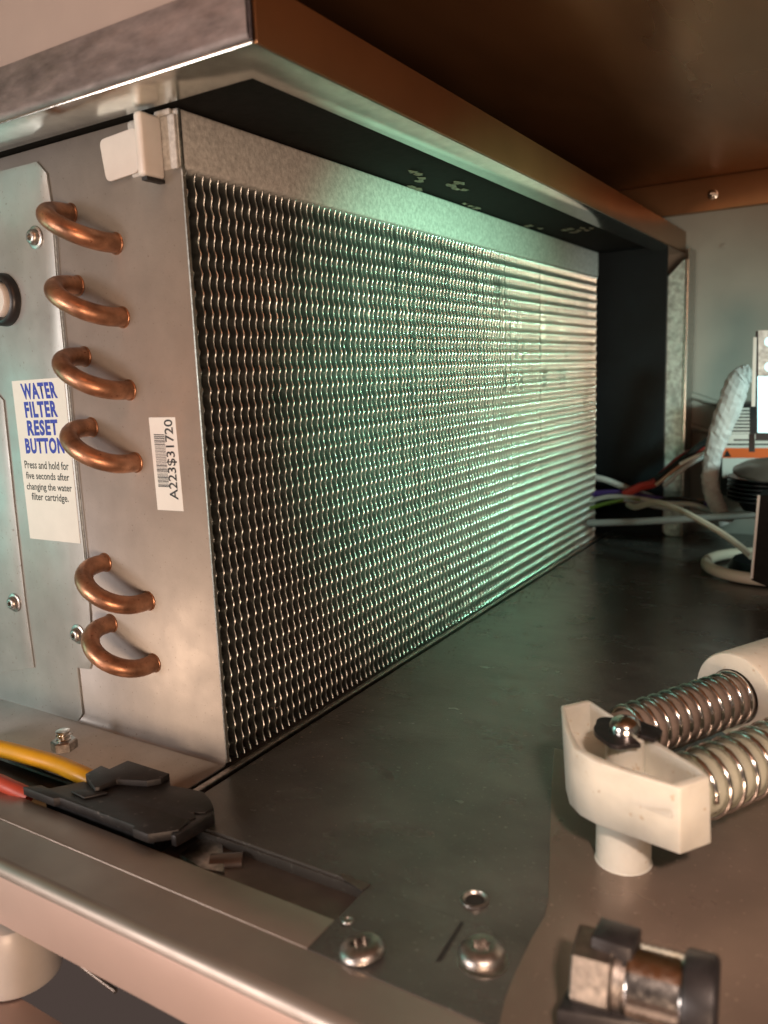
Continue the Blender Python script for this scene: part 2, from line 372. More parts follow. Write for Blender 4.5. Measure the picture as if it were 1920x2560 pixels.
# foam strip over the fins, wrapped round the front corner
fo = thing('foam_strip', 'white foam strip wrapped along the top edge of the finned coil', 'foam strip')
bm = bmesh.new(); box(bm, (-0.030, -0.0006, 0.2760), (0.0016, 0.5905, 0.30045), 0.0016, 3); build('face_strip', bm, 'foam', fo, autos=True)
bm = bmesh.new(); box(bm, (-0.0105, -0.0024, 0.2976), (-0.0012, -0.0007, 0.3002), 0.0006); box(bm, (-0.0030, -0.0024, 0.2756), (0.0012, -0.0007, 0.2975), 0.0006); build('end_fold', bm, 'foam', fo, autos=True)

# ================================================================ CONTROL COVER (left)
cov = thing('control_cover', 'grey steel cover plate with reset sticker, black-ringed button and screws left of the coil', 'cover plate')
c0 = -0.0003; th = (0, -0.0011, 0)
cpts = [(-60, 445), (96, 405), (120, 433), (131, 504), (145, 693), (168, 920), (181, 1070), (213, 1370), (226, 1500), (236, 1640), (228, 1672), (197, 1668), (210, 1783), (195, 1808), (-60, 1736)]
prismo('cover_sheet', [at(x, y, 1, c0) for x, y in cpts], th, 'cover', cov, 0.0002)
prismo('side_sheet', [at(x, y, 1, c0 - 0.00115) for x, y in [(-60, 950), (-4, 983), (11, 1001), (37, 1250), (65, 1500), (88, 1668), (60, 1672), (-60, 1690)]], (0, -0.0008, 0), 'cover', cov, 0.0002)
# bright hemmed edge of the cover
bm = bmesh.new()
ed = [(133, 520), (145, 693), (156, 800), (168, 920), (181, 1070), (213, 1370), (226, 1496)]
tube(bm, [at(x, y, 1, c0 - 0.0010) for x, y in ed], 0.00045, 6); build('hemmed_edge', bm, 'edge', cov)
CF = c0 - 0.0011
torx_screw('screw', at(90, 594, 1, CF), (0, -1, 0), 0.0040, 'zinc', cov)
torx_screw('screw', at(38, 1506, 1, CF - 0.0009), (0, -1, 0), 0.0039, 'zinc', cov)
torx_screw('screw', at(197, 1585, 1, CF), (0, -1, 0), 0.0039, 'zinc', cov)
bc = at(12, 750, 1, CF)
rb_ = latheo('button_ring', [(0.0136, 0), (0.0134, 0.0026), (0.0122, 0.0040), (0.0108, 0.0044), (0.0096, 0.0036), (0.0090, 0.0014)], bc, (0, -1, 0), 'black', cov, 40)
latheo('button_cap', [(0.0089, 0.0006), (0.0088, 0.0050), (0.0080, 0.0060), (0, 0.0062)], bc, (0, -1, 0), 'white_plastic', rb_, 40)
q1 = lambda x, y, yy=CF - 0.0003: at(x / 4.916, 950 + y / 4.916, 1, yy)
st = prismo('reset_sticker', [at(30, 953, 1, CF - 0.00005), at(160, 943, 1, CF - 0.00005), q1(990, 2010, CF - 0.00005), q1(375, 1945, CF - 0.00005)], (0, -0.0002, 0), 'sticker', cov)
for s, TL, TR, BL, mm, bo in (
        ('WATER', (245, 45), (672, 18), (285, 243), 'blue', 0.046), ('FILTER', (290, 270), (688, 252), (318, 465), 'blue', 0.046),
        ('RESET', (325, 495), (700, 482), (345, 687), 'blue', 0.046), ('BUTTON', (300, 715), (775, 705), (322, 907), 'blue', 0.046),
        ('Press and hold for', (297, 988), (838, 1008), (307, 1085), 'ink', 0.012), ('five seconds after', (315, 1125), (846, 1150), (325, 1213), 'ink', 0.012),
        ('changing the water', (322, 1260), (876, 1285), (336, 1372), 'ink', 0.012), ('filter cartridge.', (386, 1382), (838, 1408), (396, 1500), 'ink', 0.012)):
    text_on('lettering', s, q1(*TL), q1(*TR), q1(*BL), mm, st, (0, 0, 0), bo)

# white plastic clip with a blank rounded tag (its printed code is left out)
cl = thing('plastic_clip', 'white plastic clip with rounded tag hooked over the top of the end plate', 'clip')
bm = bmesh.new(); y0 = -0.0006
a = at(330, 296, 1, -0.0128); b = at(363, 436, 1, -0.0128)
box(bm, (a.x, -0.0128, b.z), (b.x - 0.0002, -0.0007, 0.2982), 0.0016, 3); build('clip_body', bm, 'white_plastic', cl, autos=True)
# rounded tag
tg = [at(x, y, 1, -0.0007) for x, y in ((252, 352), (345, 318), (352, 430), (271, 457))]
def rounded(pts, r, n=5):
    out = []; k = len(pts)
    for i in range(k):
        p, a_, b_ = pts[i], pts[i - 1], pts[(i + 1) % k]
        u = (a_ - p).normalized() * r; v = (b_ - p).normalized() * r
        for j in range(n + 1):
            t = j / n; out.append((p + u) * (1 - t) ** 2 + p * 2 * t * (1 - t) + (p + v) * t * t)
    return out
prismo('tag', rounded(tg, 0.0034), (0, -0.0010, 0), 'white_plastic', cl)
boxo('top_hook', (a.x - 0.0035, -0.0090, 0.2945), (a.x + 0.0001, -0.0012, 0.2978), 'white_plastic', cl, 0.0006)
boxo('slot', (b.x - 0.0040, -0.0112, b.z - 0.0016), (b.x - 0.0008, -0.0010, b.z - 0.0001), 'dark', cl)

# ================================================================ TOP DUCT
H = 0.2990; XO, YO, XI, YI, YE = 0.0726, -0.0344, 0.0505, -0.0088, 0.6590; HT = 0.3205
duct = thing('top_duct', 'galvanised steel duct frame overhanging the finned coil below the ceiling', 'duct')
bm = bmesh.new()   # L-shaped underside lip
prism(bm, [Vector(p) for p in ((-0.45, YO, H), (XO, YO, H), (XO, YE, H), (XI, YE, H), (XI, YI, H), (-0.45, YI, H))], (0, 0, 0.0012), 0.0004)
build('bottom_lip', bm, 'galv', duct, autos=True)
bm = bmesh.new()   # front face, rolled at the bottom edge
prof = [(YO, HT)] + [(YO, H + 0.004)] + [(YO + 0.0030 * (1 - math.cos(t)), H + 0.004 - 0.0039 * math.sin(t)) for t in [math.pi / 2 * k / 5 for k in range(1, 6)]]
prof = [(y - 0.0011, z) for y, z in prof]
rr = [(bm.verts.new((-0.45, y, z)), bm.verts.new((XO - 0.0012, y, z))) for y, z in prof]
for a_, b_ in zip(rr, rr[1:]): bm.faces.new((a_[0], a_[1], b_[1], b_[0]))
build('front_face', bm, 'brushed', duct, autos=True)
boxo('side_face', (XO + 0.0001, YO + 0.0012, H + 0.0002), (XO + 0.0013, YE, HT), 'warm_tint', duct, 0.0003)  # orange of this band is reflected light held in its colour
boxo('corner_seam', (XO - 0.0010, YO - 0.0006, H + 0.001), (XO + 0.0004, YO + 0.0010, 0.3700), 'darkmetal', duct)
boxo('upper_panel', (-0.45, YO + 0.004, HT), (XO - 0.0060, YO + 0.0052, 0.3700), 'panel', duct)
boxo('top_sheet', (-0.45, YO + 0.0053, HT - 0.0012), (XO - 0.0002, YE, HT), 'gasket', duct)
gk = boxo('black_gasket', (-0.45, YI - 0.0005, 0.3010), (XI + 0.001, 0.5910, 0.3030), 'gasket', duct)
boxo('rear_hood', (-0.20, 0.5912, 0.3035), (XI + 0.001, YE, 0.3045), 'darkpanel', duct)
# dried glue blots on the gasket
rg = random.Random(5)
for px, py, n in ((1035, 440, 4), (1020, 470, 5), (1150, 463, 6), (1180, 512, 4), (1340, 565, 3), (1425, 575, 6), (1460, 570, 4)):
    p = at(px, py, 2, 0.3009); bm = bmesh.new()
    for _ in range(n):
        c = p + Vector((rg.uniform(-0.006, 0.006), rg.uniform(-0.012, 0.012), 0))
        ring = [bm.verts.new(c + Vector((math.cos(t) * rg.uniform(0.001, 0.0036), math.sin(t) * rg.uniform(0.002, 0.007), rg.uniform(-0.0008, -0.0002)))) for t in [2 * math.pi * k / 9 for k in range(9)]]
        top = bm.verts.new(c + Vector((0, 0, -0.0013)))
        for k in range(9): bm.faces.new((ring[k], ring[(k + 1) % 9], top))
    build('glue_blot', bm, 'glue', duct)

# ================================================================ REAR: post, dark shroud, wires, box
po = thing('corner_post', 'galvanised steel corner post standing behind the far end of the coil', 'post')
PY = 0.622
pl = [at(1662, 1120, 1, PY).x, at(1702, 1120, 1, PY).x, at(1711, 1120, 1, PY).x]
zt = at(1700, 652, 1, PY).z; zt2 = at(1664, 692, 1, PY).z
prismo('face', [Vector(p) for p in ((pl[0], PY, 0.0045), (pl[0] + 0.004, PY, 0.0005), (pl[1], PY, 0.0005), (pl[1], PY, zt), (pl[1] - 0.002, PY, zt), (pl[0], PY, zt2))], (0, 0.0012, 0), 'galv_post', po)
boxo('fold', (pl[1] + 0.0001, PY - 0.0008, 0.0005), (pl[2], PY + 0.0014, zt + 0.001), 'edge', po, 0.0004)
boxo('return_side', (pl[2] - 0.001, PY + 0.0015, 0.0005), (pl[2], PY + 0.034, zt + 0.012), 'zinc', po)
sh = boxo('rear_shroud', (-0.25, 0.618, 0.0005), (pl[0] - 0.0002, 0.6205, 0.3030), 'darkpanel'); tag(sh, 'black panel closing the gap between coil and galvanised post', 'panel')

YW = 0.585
def wire(name, pts, r, m, label, y=YW, dy=0.0, n=6):
    path = [at(px, py, 1, y + dy * i / max(1, len(pts) - 1)) for i, (px, py) in enumerate(pts)]
    o = tubeo(name, path, r, m, None, 8, n=n); tag(o, label, 'wire', 'wires behind the coil'); return o
wire('wire', [(1470, 1190), (1515, 1200), (1560, 1218), (1610, 1236), (1680, 1262)], 0.0034, 'wirewhite', 'white wire sloping down from the coil end to the loom', 0.60)
wire('wire', [(1560, 1236), (1600, 1218), (1640, 1204), (1700, 1150), (1760, 1118)], 0.0046, 'wirered', 'red wire rising from the loom towards the post', 0.582)
wire('wire', [(1640, 1200), (1690, 1162), (1740, 1122), (1800, 1080)], 0.0034, 'wireblack', 'thick black wire crossing in front of the post', 0.572)
wire('wire', [(1640, 1212), (1690, 1172), (1730, 1148), (1790, 1108)], 0.0018, 'wirebrown', 'thin brown wire beside the thick black wire', 0.566)
wire('wire', [(1660, 1215), (1710, 1170), (1750, 1145), (1800, 1125)], 0.0024, 'greyhose', 'pale grey wire lowest of the bundle rising past the post', 0.563)
wire('wire', [(1700, 1160), (1735, 1143), (1765, 1132), (1800, 1118)], 0.0018, 'wirewhite', 'bright white wire catching the light beside the foil sleeve', 0.558)
wire('wire', [(1470, 1236), (1540, 1232), (1620, 1244), (1700, 1256), (1790, 1262)], 0.0036, 'wireviolet', 'dark violet wire running level above the grey hose', 0.588)
wire('wire', [(1470, 1256), (1520, 1242), (1590, 1246), (1660, 1258), (1730, 1262), (1790, 1282)], 0.0026, 'wirewhite', 'pale wire arching level from the coil end to the foil sleeve', 0.578)
wire('wire', [(1470, 1272), (1510, 1260), (1560, 1250), (1600, 1252)], 0.0020, 'wiregreen', 'thin green and yellow wire beside the coil end', 0.574)
wire('wire', [(1570, 1262), (1590, 1268), (1640, 1256), (1690, 1272), (1730, 1290), (1800, 1330), (1850, 1366), (1880, 1392)], 0.0030, 'creamhose', 'cream wire looping down to the cream hose ring', 0.56, -0.1)
wire('wire', [(1480, 1248), (1530, 1246), (1600, 1262), (1680, 1246), (1760, 1258)], 0.0022, 'wireblack', 'black wire sagging under the violet wire')
wire('wire', [(1700, 1262), (1740, 1252), (1780, 1254), (1812, 1270)], 0.0018, 'wirebrown', 'short brown wire curving behind the foot of the grey sleeve', 0.60)
wire('wire', [(1560, 1250), (1640, 1266), (1700, 1276), (1780, 1290)], 0.0024, 'greyhose', 'grey wire running beside the cream wire above the grey hose', 0.57)
hose = tubeo('grey_hose', [at(1470, 1308, 1, 0.55), at(1600, 1304, 1, 0.55), at(1740, 1296, 1, 0.54), at(1850, 1288, 1, 0.53), at(1960, 1283, 1, 0.52)], 0.0036, 'greyhose', None, 12)
tag(hose, 'straight grey hose running level in front of the wires', 'hose')
# foil wrapped sleeve
bm = bmesh.new()
fp = smooth_path([at(1880, 930, 1, 0.54), at(1848, 950, 1, 0.54), at(1826, 1010, 1, 0.54), at(1796, 1090, 1, 0.54), at(1778, 1160, 1, 0.54), at(1776, 1215, 1, 0.54), at(1792, 1262, 1, 0.54), at(1815, 1310, 1, 0.54)], 8)
rf = random.Random(8)
tube(bm, fp, [0.0078 + 0.0035 * math.sin(min(1, i / 30) * math.pi) + rf.uniform(-0.0004, 0.0004) for i in range(len(fp))], 14, 0.6, (0, -1, 0))
for v in bm.verts: v.co += Vector((rf.uniform(-1, 1), rf.uniform(-1, 1), rf.uniform(-1, 1))) * 0.0004
fs = build('foil_sleeve', bm, 'foil', autos=False); tag(fs, 'crinkled grey foil sleeve bending down in front of the labelled box', 'sleeve')
# compressor box with warning label
cb = thing('labelled_box', 'black box behind the foil sleeve carrying a white label with an orange band', 'box')
BY = 0.575
def rq(x0, y0, x1, y1, yy): return [at(x0, y0, 1, yy), at(x1, y0, 1, yy), at(x1, y1, 1, yy), at(x0, y1, 1, yy)]
prismo('case', rq(1800, 1010, 2000, 1240, BY), (0, 0.06, 0), 'black', cb, 0.001)
lb = prismo('label_sheet', rq(1806, 1085, 1990, 1194, BY - 0.0002), (0, -0.0002, 0), 'labelw', cb)
prismo('orange_band', rq(1806, 1120, 1990, 1145, BY - 0.0005), (0, -0.0001, 0), 'orange', lb)
bm = bmesh.new()
for k in range(8):
    for x0, x1, yy in ((1836, 1874, 1020 + k * 8.5),):
        bm.faces.new([bm.verts.new(p) for p in rq(x0 - k * 2, yy, x1, yy + 4.5, BY - 0.0004)])
build('white_lines', bm, 'labelw', cb)
bm = bmesh.new()
for x0, x1, yy in ((1834, 1872, 1098), (1818, 1872, 1109), (1884, 1960, 1098), (1884, 1960, 1109)):
    bm.faces.new([bm.verts.new(p) for p in rq(x0, yy, x1, yy + 4, BY - 0.0005)])
a_, b_, c_ = (at(x, y, 1, BY - 0.0008) for x, y in ((1808, 1142), (1818, 1124), (1828, 1142)))
bm.faces.new([bm.verts.new(p) for p in (a_, b_, c_)])
build('dark_print', bm, 'ink', lb)
# ribbed housing under it
rh = thing('ribbed_housing', 'black ribbed round housing below the labelled box', 'housing')
hc = at(1930, 1200, 1, 0.545); hc0 = Vector((hc.x, 0.545, 0))
zs = [at(1900, y, 1, 0.51).z for y in (1195, 1262)]
for k in range(6):
    z0 = zs[1] + (zs[0] - zs[1]) * k / 6
    latheo('rib', [(0.028, z0), (0.038, z0 + 0.0004), (0.038, z0 + 0.0017), (0.028, z0 + 0.0021)], hc0, (0, 0, 1), 'black', rh, 40)
latheo('bowl', [(0.0, zs[1] - 0.022), (0.012, zs[1] - 0.020), (0.024, zs[1] - 0.010), (0.030, zs[1]), (0.030, zs[0]), (0, zs[0])], hc0, (0, 0, 1), 'darkpanel', rh, 40)
# dark dish above the ribs
dd = latheo('dark_dish', [(0, 0.010), (0.010, 0.0098), (0.022, 0.006), (0.030, 0.001), (0.030, -0.001), (0, -0.0015)], at(1925, 1178, 1, 0.50), (0.05, -0.15, 1), 'brown', None, 36)
tag(dd, 'dark brown domed cap above the ribbed housing at the right edge', 'cap')
# perforated bracket with lit panel
br = thing('lit_bracket', 'steel bracket with round holes and a bright cyan lit panel at the right edge', 'bracket')
LY = 0.46
prismo('backplate', rq(1889, 828, 2010, 1098, LY), (0, 0.003, 0), 'black', br)
prismo('perforated_plate', rq(1896, 826, 2010, 940, LY - 0.0002), (0, -0.0008, 0), 'galv_post', br)
for cy in (854, 917): latheo('lit_hole', [(0.0036, 0), (0.0034, 0.0004), (0, 0.0004)], at(1923, cy, 1, LY - 0.0011), (0, -1, 0), 'lamp', br, 28)
prismo('lit_panel', rq(1894, 940.5, 2010, 1082, LY - 0.0002), (0, -0.0006, 0), 'lamp', br)
prismo('edge_strip', [at(x, y, 1, LY - 0.0002) for x, y in ((1884, 843), (1892, 843), (1888, 1016), (1879, 1016))], (0, -0.0015, 0), 'white_plastic', br)
prismo('support_leg', rq(1872, 1085, 1886, 1130, LY + 0.02), (0, 0.003, 0), 'black', br)
# black upright plate with a bright edge, standing in the hose ring
up_ = thing('upright_plate', 'black upright plate with a thin bright edge standing inside the cream hose ring', 'plate')
prismo('plate_body', [at(x, y, 1, 0.40) for x, y in ((1896, 1238), (2000, 1238), (2000, 1500), (1878, 1450))], (0, 0.03, 0), 'gasket', up_)
tubeo('bright_edge', [at(1897, 1238, 1, 0.399), at(1889, 1330, 1, 0.399), at(1879, 1446, 1, 0.399)], 0.0011, 'white_plastic', up_, 8)
# cream hose ring lying on the floor
rc = at(1925, 1415, 2, 0.006)
ring = [rc + Vector((math.cos(t) * 0.052, math.sin(t) * 0.052, 0)) for t in [math.radians(a) for a in range(100, 330, 10)]]
r0 = [at(1800, 1390, 2, 0.010)]
hr = tubeo('hose_ring', ring, 0.0050, 'creamhose', None, 14, n=3); tag(hr, 'cream hose curled in a ring on the tray floor at the right edge', 'hose')
hd = latheo('ring_hub', [(0.0, 0.012), (0.030, 0.012), (0.034, 0.006), (0.034, 0.0005)], Vector((rc.x, rc.y, 0)), (0, 0, 1), 'darkpanel', None, 36)
tag(hd, 'dark round base inside the cream hose ring', 'base')

# ================================================================ SPRING MOUNT
mp_ = prismo('warm_light_patch', [at(x, y, 2, 0.0007) for x, y in ((1386, 1870), (1379, 1960), (1371, 2250), (1362, 2290), (1330, 2345), (1284, 2440), (1262, 2500), (1230, 2640), (2250, 2800), (2250, 2060))], (0, 0, -0.0006), 'warm_patch')  # thin sheet added on the floor in place of a warm reflection
tag(mp_, 'thin added sheet coloured as the warm reflection on the floor under the nylon spring mount', 'plate')
sm = thing('spring_mount', 'cream nylon spring mount block on a round post, black retaining ring on top', 'mount')
pc = Vector((0.1895, 0.0135, 0))
latheo('post', [(0.0106, 0.0008), (0.0102, 0.0012), (0.0100, 0.030)], pc, (0, 0, 1), 'cream', sm, 40)
ZB, ZC = 0.0225, 0.050
top = [at(x, y, 2, ZC) for x, y in ((1402, 1763), (1410, 1822), (1432, 1872), (1490, 1905), (1580, 1935), (1700, 1972), (1775, 1942), (1758, 1926), (1640, 1850), (1545, 1795), (1470, 1748))]
bot = [at(x, y, 2, ZB) for x, y in ((1414, 1975), (1424, 2012), (1450, 2040), (1490, 2062), (1590, 2098), (1700, 2138), (1776, 2111))] + [None] * 4
for i in range(7, 11): bot[i] = Vector((top[i].x, top[i].y, ZB))
bm = bmesh.new(); n = len(top)
tv = [bm.verts.new(p) for p in top]; bv = [bm.verts.new(p) for p in bot]
cen = sum(top, Vector()) / n
inn = []
for i, p in enumerate(top):
    d = (cen - p); d.z = 0; inn.append(p + d.normalized() * (0.0042 if i in (3, 4, 5) else 0.0030))
iv = [bm.verts.new(p) for p in inn]; jv = [bm.verts.new(p + Vector((0, 0, -0.013))) for p in inn]
for i in range(n):
    j = (i + 1) % n
    bm.faces.new((bv[i], bv[j], tv[j], tv[i])); bm.faces.new((tv[i], tv[j], iv[j], iv[i])); bm.faces.new((iv[i], iv[j], jv[j], jv[i]))
bm.faces.new(jv); bm.faces.new(bv[::-1])
bmesh.ops.recalc_face_normals(bm, faces=bm.faces)
bmesh.ops.bevel(bm, geom=[e for e in bm.edges if e.calc_face_angle(0) > 0.6], offset=0.0007, segments=2, affect='EDGES', profile=0.5)
build('block', bm, 'cream', sm, autos=True)
bm = bmesh.new(); lathe(bm, [(0.0070, 0.034), (0.0070, 0.0505), (0.0062, 0.0512), (0, 0.0512)], pc, (0, 0, 1), 32); build('boss', bm, 'cream', sm, autos=True)
latheo('pin_head', [(0.0056, 0.0510), (0.0057, 0.0548), (0.0048, 0.0566), (0.0028, 0.0578), (0, 0.0582)], pc, (0, 0, 1), 'chrome', sm, 32)
# e-clip: ring with a mouth and three lugs
bm = bmesh.new(); outl = []
for a_ in range(0, 326, 6):
    t = math.radians(a_ - 40 + 30); outl.append((t, 0.0112 + 0.0022 * max(0, math.cos(3 * (t - 0.5))) ** 2))
A1 = [bm.verts.new(pc + Vector((math.cos(t) * r, math.sin(t) * r, 0.0528))) for t, r in outl]
A2 = [bm.verts.new(pc + Vector((math.cos(t) * 0.0058, math.sin(t) * 0.0058, 0.0528))) for t, r in outl]
B1 = [bm.verts.new(v.co + Vector((0, 0, -0.0016))) for v in A1]; B2 = [bm.verts.new(v.co + Vector((0, 0, -0.0016))) for v in A2]
for i in range(len(outl) - 1):
    bm.faces.new((A1[i], A1[i + 1], A2[i + 1], A2[i])); bm.faces.new((B1[i], B1[i + 1], B2[i + 1], B2[i]))
    bm.faces.new((A1[i], A1[i + 1], B1[i + 1], B1[i])); bm.faces.new((A2[i], A2[i + 1], B2[i + 1], B2[i]))
for i in (0, -1): bm.faces.new((A1[i], A2[i], B2[i], B1[i]))
build('retaining_ring', bm, 'darkmetal', sm, autos=True)
vdir = Vector((0.47, 0.883, 0.0)).normalized()
def spring(start, length, turns, R, wr, label, mcore):
    s = Vector(start); root = thing('coil_spring', label, 'spring', group='coil springs of the mount')
    u = Vector((0, 0, 1)); v = vdir.cross(u)
    N = int(turns * 22); path = [s + vdir * (length * i / N) + (u * math.sin(2 * math.pi * turns * i / N) + v * math.cos(2 * math.pi * turns * i / N)) * R for i in range(N + 1)]
    bm = bmesh.new(); tube(bm, path, wr, 8); build('coil', bm, 'chrome', root, smooth=True)
    bm = bmesh.new(); tube(bm, [s - vdir * 0.003, s + vdir * (length + 0.003)], R - wr * 1.3, 28); build('core_rod', bm, mcore, root, autos=True)
spring((0.1835, 0.0370, 0.0400), 0.0700, 11.0, 0.0108, 0.0011, 'far coil spring over a brown rod, behind the black retaining ring', 'sleeve')
spring((0.2120, 0.0140, 0.0350), 0.0900, 12.0, 0.0118, 0.0011, 'near coil spring over a beige rod, leaving the right edge', 'greensl')
sl = thing('nylon_socket', 'cream nylon socket holding the far end of the brown-cored spring', 'socket')
s0 = Vector((0.1835, 0.0370, 0.0400)) + vdir * 0.066
latheo('socket_tube', [(0.0122, 0.003), (0.0122, 0.0), (0.0190, 0.0), (0.0196, 0.001), (0.0196, 0.055), (0, 0.055)], s0, vdir, 'cream', sl, 44)
pp = s0 + vdir * 0.004
boxo('socket_lug', (pp.x - 0.004, pp.y, 0.0), (pp.x + 0.022, pp.y + 0.03, 0.024), 'cream', sl, 0.002)
# ================================================================ tray screws and holes (parts of the floor)
def pan_screw(px, py, r, lean, label):
    c = at(px, py, 2, 0.0006); o = torx_screw('screw', c, Vector((lean, -0.02, 1)), r, 'zinc', fl, False, 6); o['label'] = label
pan_screw(905, 2378, 0.0067, -0.10, 'screw with a worn copper-tinted head beside the cut-out corner')
pan_screw(1205, 2385, 0.0067, 0.02, 'bright pan-head screw on a washer below the threaded hole')
latheo('washer', [(0.0080, 0), (0.0080, 0.0004), (0.0040, 0.0006)], at(1208, 2402, 2, 0.0), (0, 0, 1), 'zinc', fl, 32)
hc_ = at(1187, 2253, 2, 0.0)
th_ = latheo('threaded_hole', [(0.0050, 0.0002), (0.0048, 0.0012), (0.0042, 0.0014), (0.0040, 0.0010), (0.0038, 0.0008), (0.0036, 0.0004), (0.0034, 0.0003)], hc_, (0, 0, 1), 'zinc', fl, 36)
latheo('hole_inside', [(0.0034, 0.0003), (0, 0.00025)], hc_, (0, 0, 1), 'dark', th_, 30)
c = at(870, 2302, 2, 0.0)
latheo('small_hole', [(0.0022, 0.0001), (0.0019, 0.0006), (0.0013, 0.0006), (0.0009, 0.0002), (0, 0.0002)], c, (0, 0, 1), 'zinc', fl, 20)
prismo('slot', [at(x, y, 2, 0.0002) for x, y in ((1152, 2304), (1160, 2306), (1104, 2402), (1088, 2404))], (0, 0, 0.0001), 'dark', fl)
# bent tab at the corner of the cut-out
prismo('bent_tab', [at(x, y, 2, 0.0004) for x, y in ((850, 2183), (926, 2212), (905, 2228), (856, 2196))], (0, 0, 0.0003), 'brown', fl)

# ================================================================ FRONT RAIL
fr = thing('front_rail', 'brushed steel rail with a rounded pinkish front face crossing the bottom left corner', 'rail')
bm = bmesh.new()
R_ = 0.0048; RZ = 0.0; y1, y2 = at(300, 2090, 2, RZ).y, at(350, 2329, 2, RZ).y
ym = at(464, 2243, 2, RZ).y
zb = at(0, 2310, 1, y2).z
prof = [(ym, -0.003), (ym, RZ - 0.0004)] + [(y2 + R_ - R_ * math.sin(t), RZ - 0.0004 - R_ + R_ * math.cos(t)) for t in [math.pi / 2 * k / 8 for k in range(9)]]
rr = [(bm.verts.new((-0.45, y, z)), bm.verts.new((0.60, y, z))) for y, z in prof]
for a_, b_ in zip(rr, rr[1:]): bm.faces.new((a_[0], a_[1], b_[1], b_[0]))
build('rail_top', bm, 'rail', fr, autos=True)
boxo('rail_flange', (-0.45, ym + 0.0001, -0.0012), (0.1123, y1, 0.0001), 'rail', fr, 0.0003)
boxo('rail_front', (-0.45, y2, zb), (0.60, y2 + 0.0010, RZ - R_ - 0.0006), 'pink', fr, 0.0003)
# under the rail: white cap on a glossy deck
struct(boxo('lower_deck', (-0.8, -0.45, -0.062), (0.75, -0.1032, -0.060), 'lower'))
wc = at(52, 2474, 2, -0.0600)
cap = latheo('white_cap', [(0, 0.030), (0.012, 0.030), (0.0155, 0.0285), (0.0170, 0.025), (0.0185, 0.004), (0.0175, 0.0008), (0, 0.0004)], wc + Vector((-0.010, 0.006, 0)), (0, 0, 1), 'white_plastic', None, 44)
tag(cap, 'white rounded plastic cap standing below the rail at the bottom left', 'cap')
gb = tubeo('metal_rod', [at(205, 2415, 1, y2 + 0.004), at(290, 2478, 1, y2 + 0.004)], 0.0009, 'brown', None, 16, n=0)
tag(gb, 'short shiny metal rod just showing under the front rail beside the white cap', 'rod')

# ================================================================ CONNECTOR AND CABLES
cn = thing('wire_connector', 'black stepped plastic connector lying between coil and front rail', 'connector')
oc = lambda x, y, z: at(x / 2.37, 1800 + y / 2.37, 2, z)
ZP = 0.0056
fy = y1_ = at(300, 2090, 2, 0.0).y + 0.0002
hp = [oc(x, y, ZP) for x, y in ((245, 385), (290, 405), (500, 362), (560, 405), (690, 345), (1005, 352), (1005, 385), (1120, 405), (1205, 425), (1245, 470), (1268, 520), (1215, 545), (1150, 545), (1160, 575), (1110, 590), (1095, 560), (1120, 600), (1060, 650))]
hp = [p for p in hp if p.y > fy] + [Vector((0.0200, fy, ZP)), Vector((0.0110, fy, ZP)), Vector((0.0100, fy + 0.002, ZP)), Vector((-0.0380, fy + 0.002, ZP)), Vector((-0.0400, fy, ZP)), Vector((-0.0620, fy, ZP))]
prismo('housing', hp, (0, 0, -0.0041), 'blackm', cn, 0.0003)
prismo('latch', [oc(x, y, ZP + 0.0001) for x, y in ((420, 430), (560, 410), (640, 440), (500, 470))], (0, 0, 0.0009), 'blackm', cn, 0.0003)
prismo('upper_step', [oc(x, y, ZP + 0.0028) for x, y in ((505, 318), (600, 268), (648, 288), (757, 238), (1005, 316), (955, 345), (870, 360), (690, 350), (590, 395), (560, 400))], (0, 0, -0.0062), 'blackm', cn, 0.0004)
prismo('end_block', [oc(x, y, ZP - 0.0006) for x, y in ((1120, 545), (1266, 512), (1268, 560), (1130, 640), (1040, 690), (1010, 680), (1095, 620))], (0, 0, -0.0048), 'black', cn, 0.0004)
boxo('underside', (-0.050, -0.0640, -0.011), (0.020, -0.0480, 0.0010), 'black', cn)
yc = tubeo('yellow_cable', [oc(-300, 120, 0.006), oc(-20, 165, 0.006), oc(180, 215, 0.006), oc(340, 262, 0.005), oc(470, 318, 0.004), oc(560, 362, 0.002)], [0.0042] * 41, 'yellow', None, 16, n=8)
tag(yc, 'thick yellow cable entering the black connector from the left', 'cable')
rc_ = tubeo('red_cable', [oc(-250, 300, 0.003), oc(-40, 355, 0.003), oc(60, 398, 0.002), oc(180, 452, -0.001)], [0.0036] * 25, 'red', None, 16, n=8)
tag(rc_, 'red cable entering the black connector below the yellow cable', 'cable')
bk = thing('cable_bracket', 'small grey metal bracket with a rounded barrel beside the black connector', 'bracket')
prismo('bracket_arm', [oc(x, y, -0.004) for x, y in ((1060, 790), (1300, 640), (1318, 735), (1330, 900), (1200, 880))], (0, 0, -0.0075), 'zinc', bk, 0.0005)
bm = bmesh.new(); tube(bm, [oc(1250, 870, -0.0075), oc(1420, 850, -0.0075) + Vector((0.002, 0.0, 0))], 0.0050, 24); build('barrel', bm, 'brown', bk, autos=True)
for nm, xx in (('pan_rim', 0),):
    boxo('recess_wall', (0.1127, -0.0668, LOWZ), (0.1140, -0.0455, -0.0013), 'zinc', fl)
    boxo('recess_back', (0.0012, -0.0466, LOWZ), (0.1126, -0.0456, -0.0013), 'floor', fl)

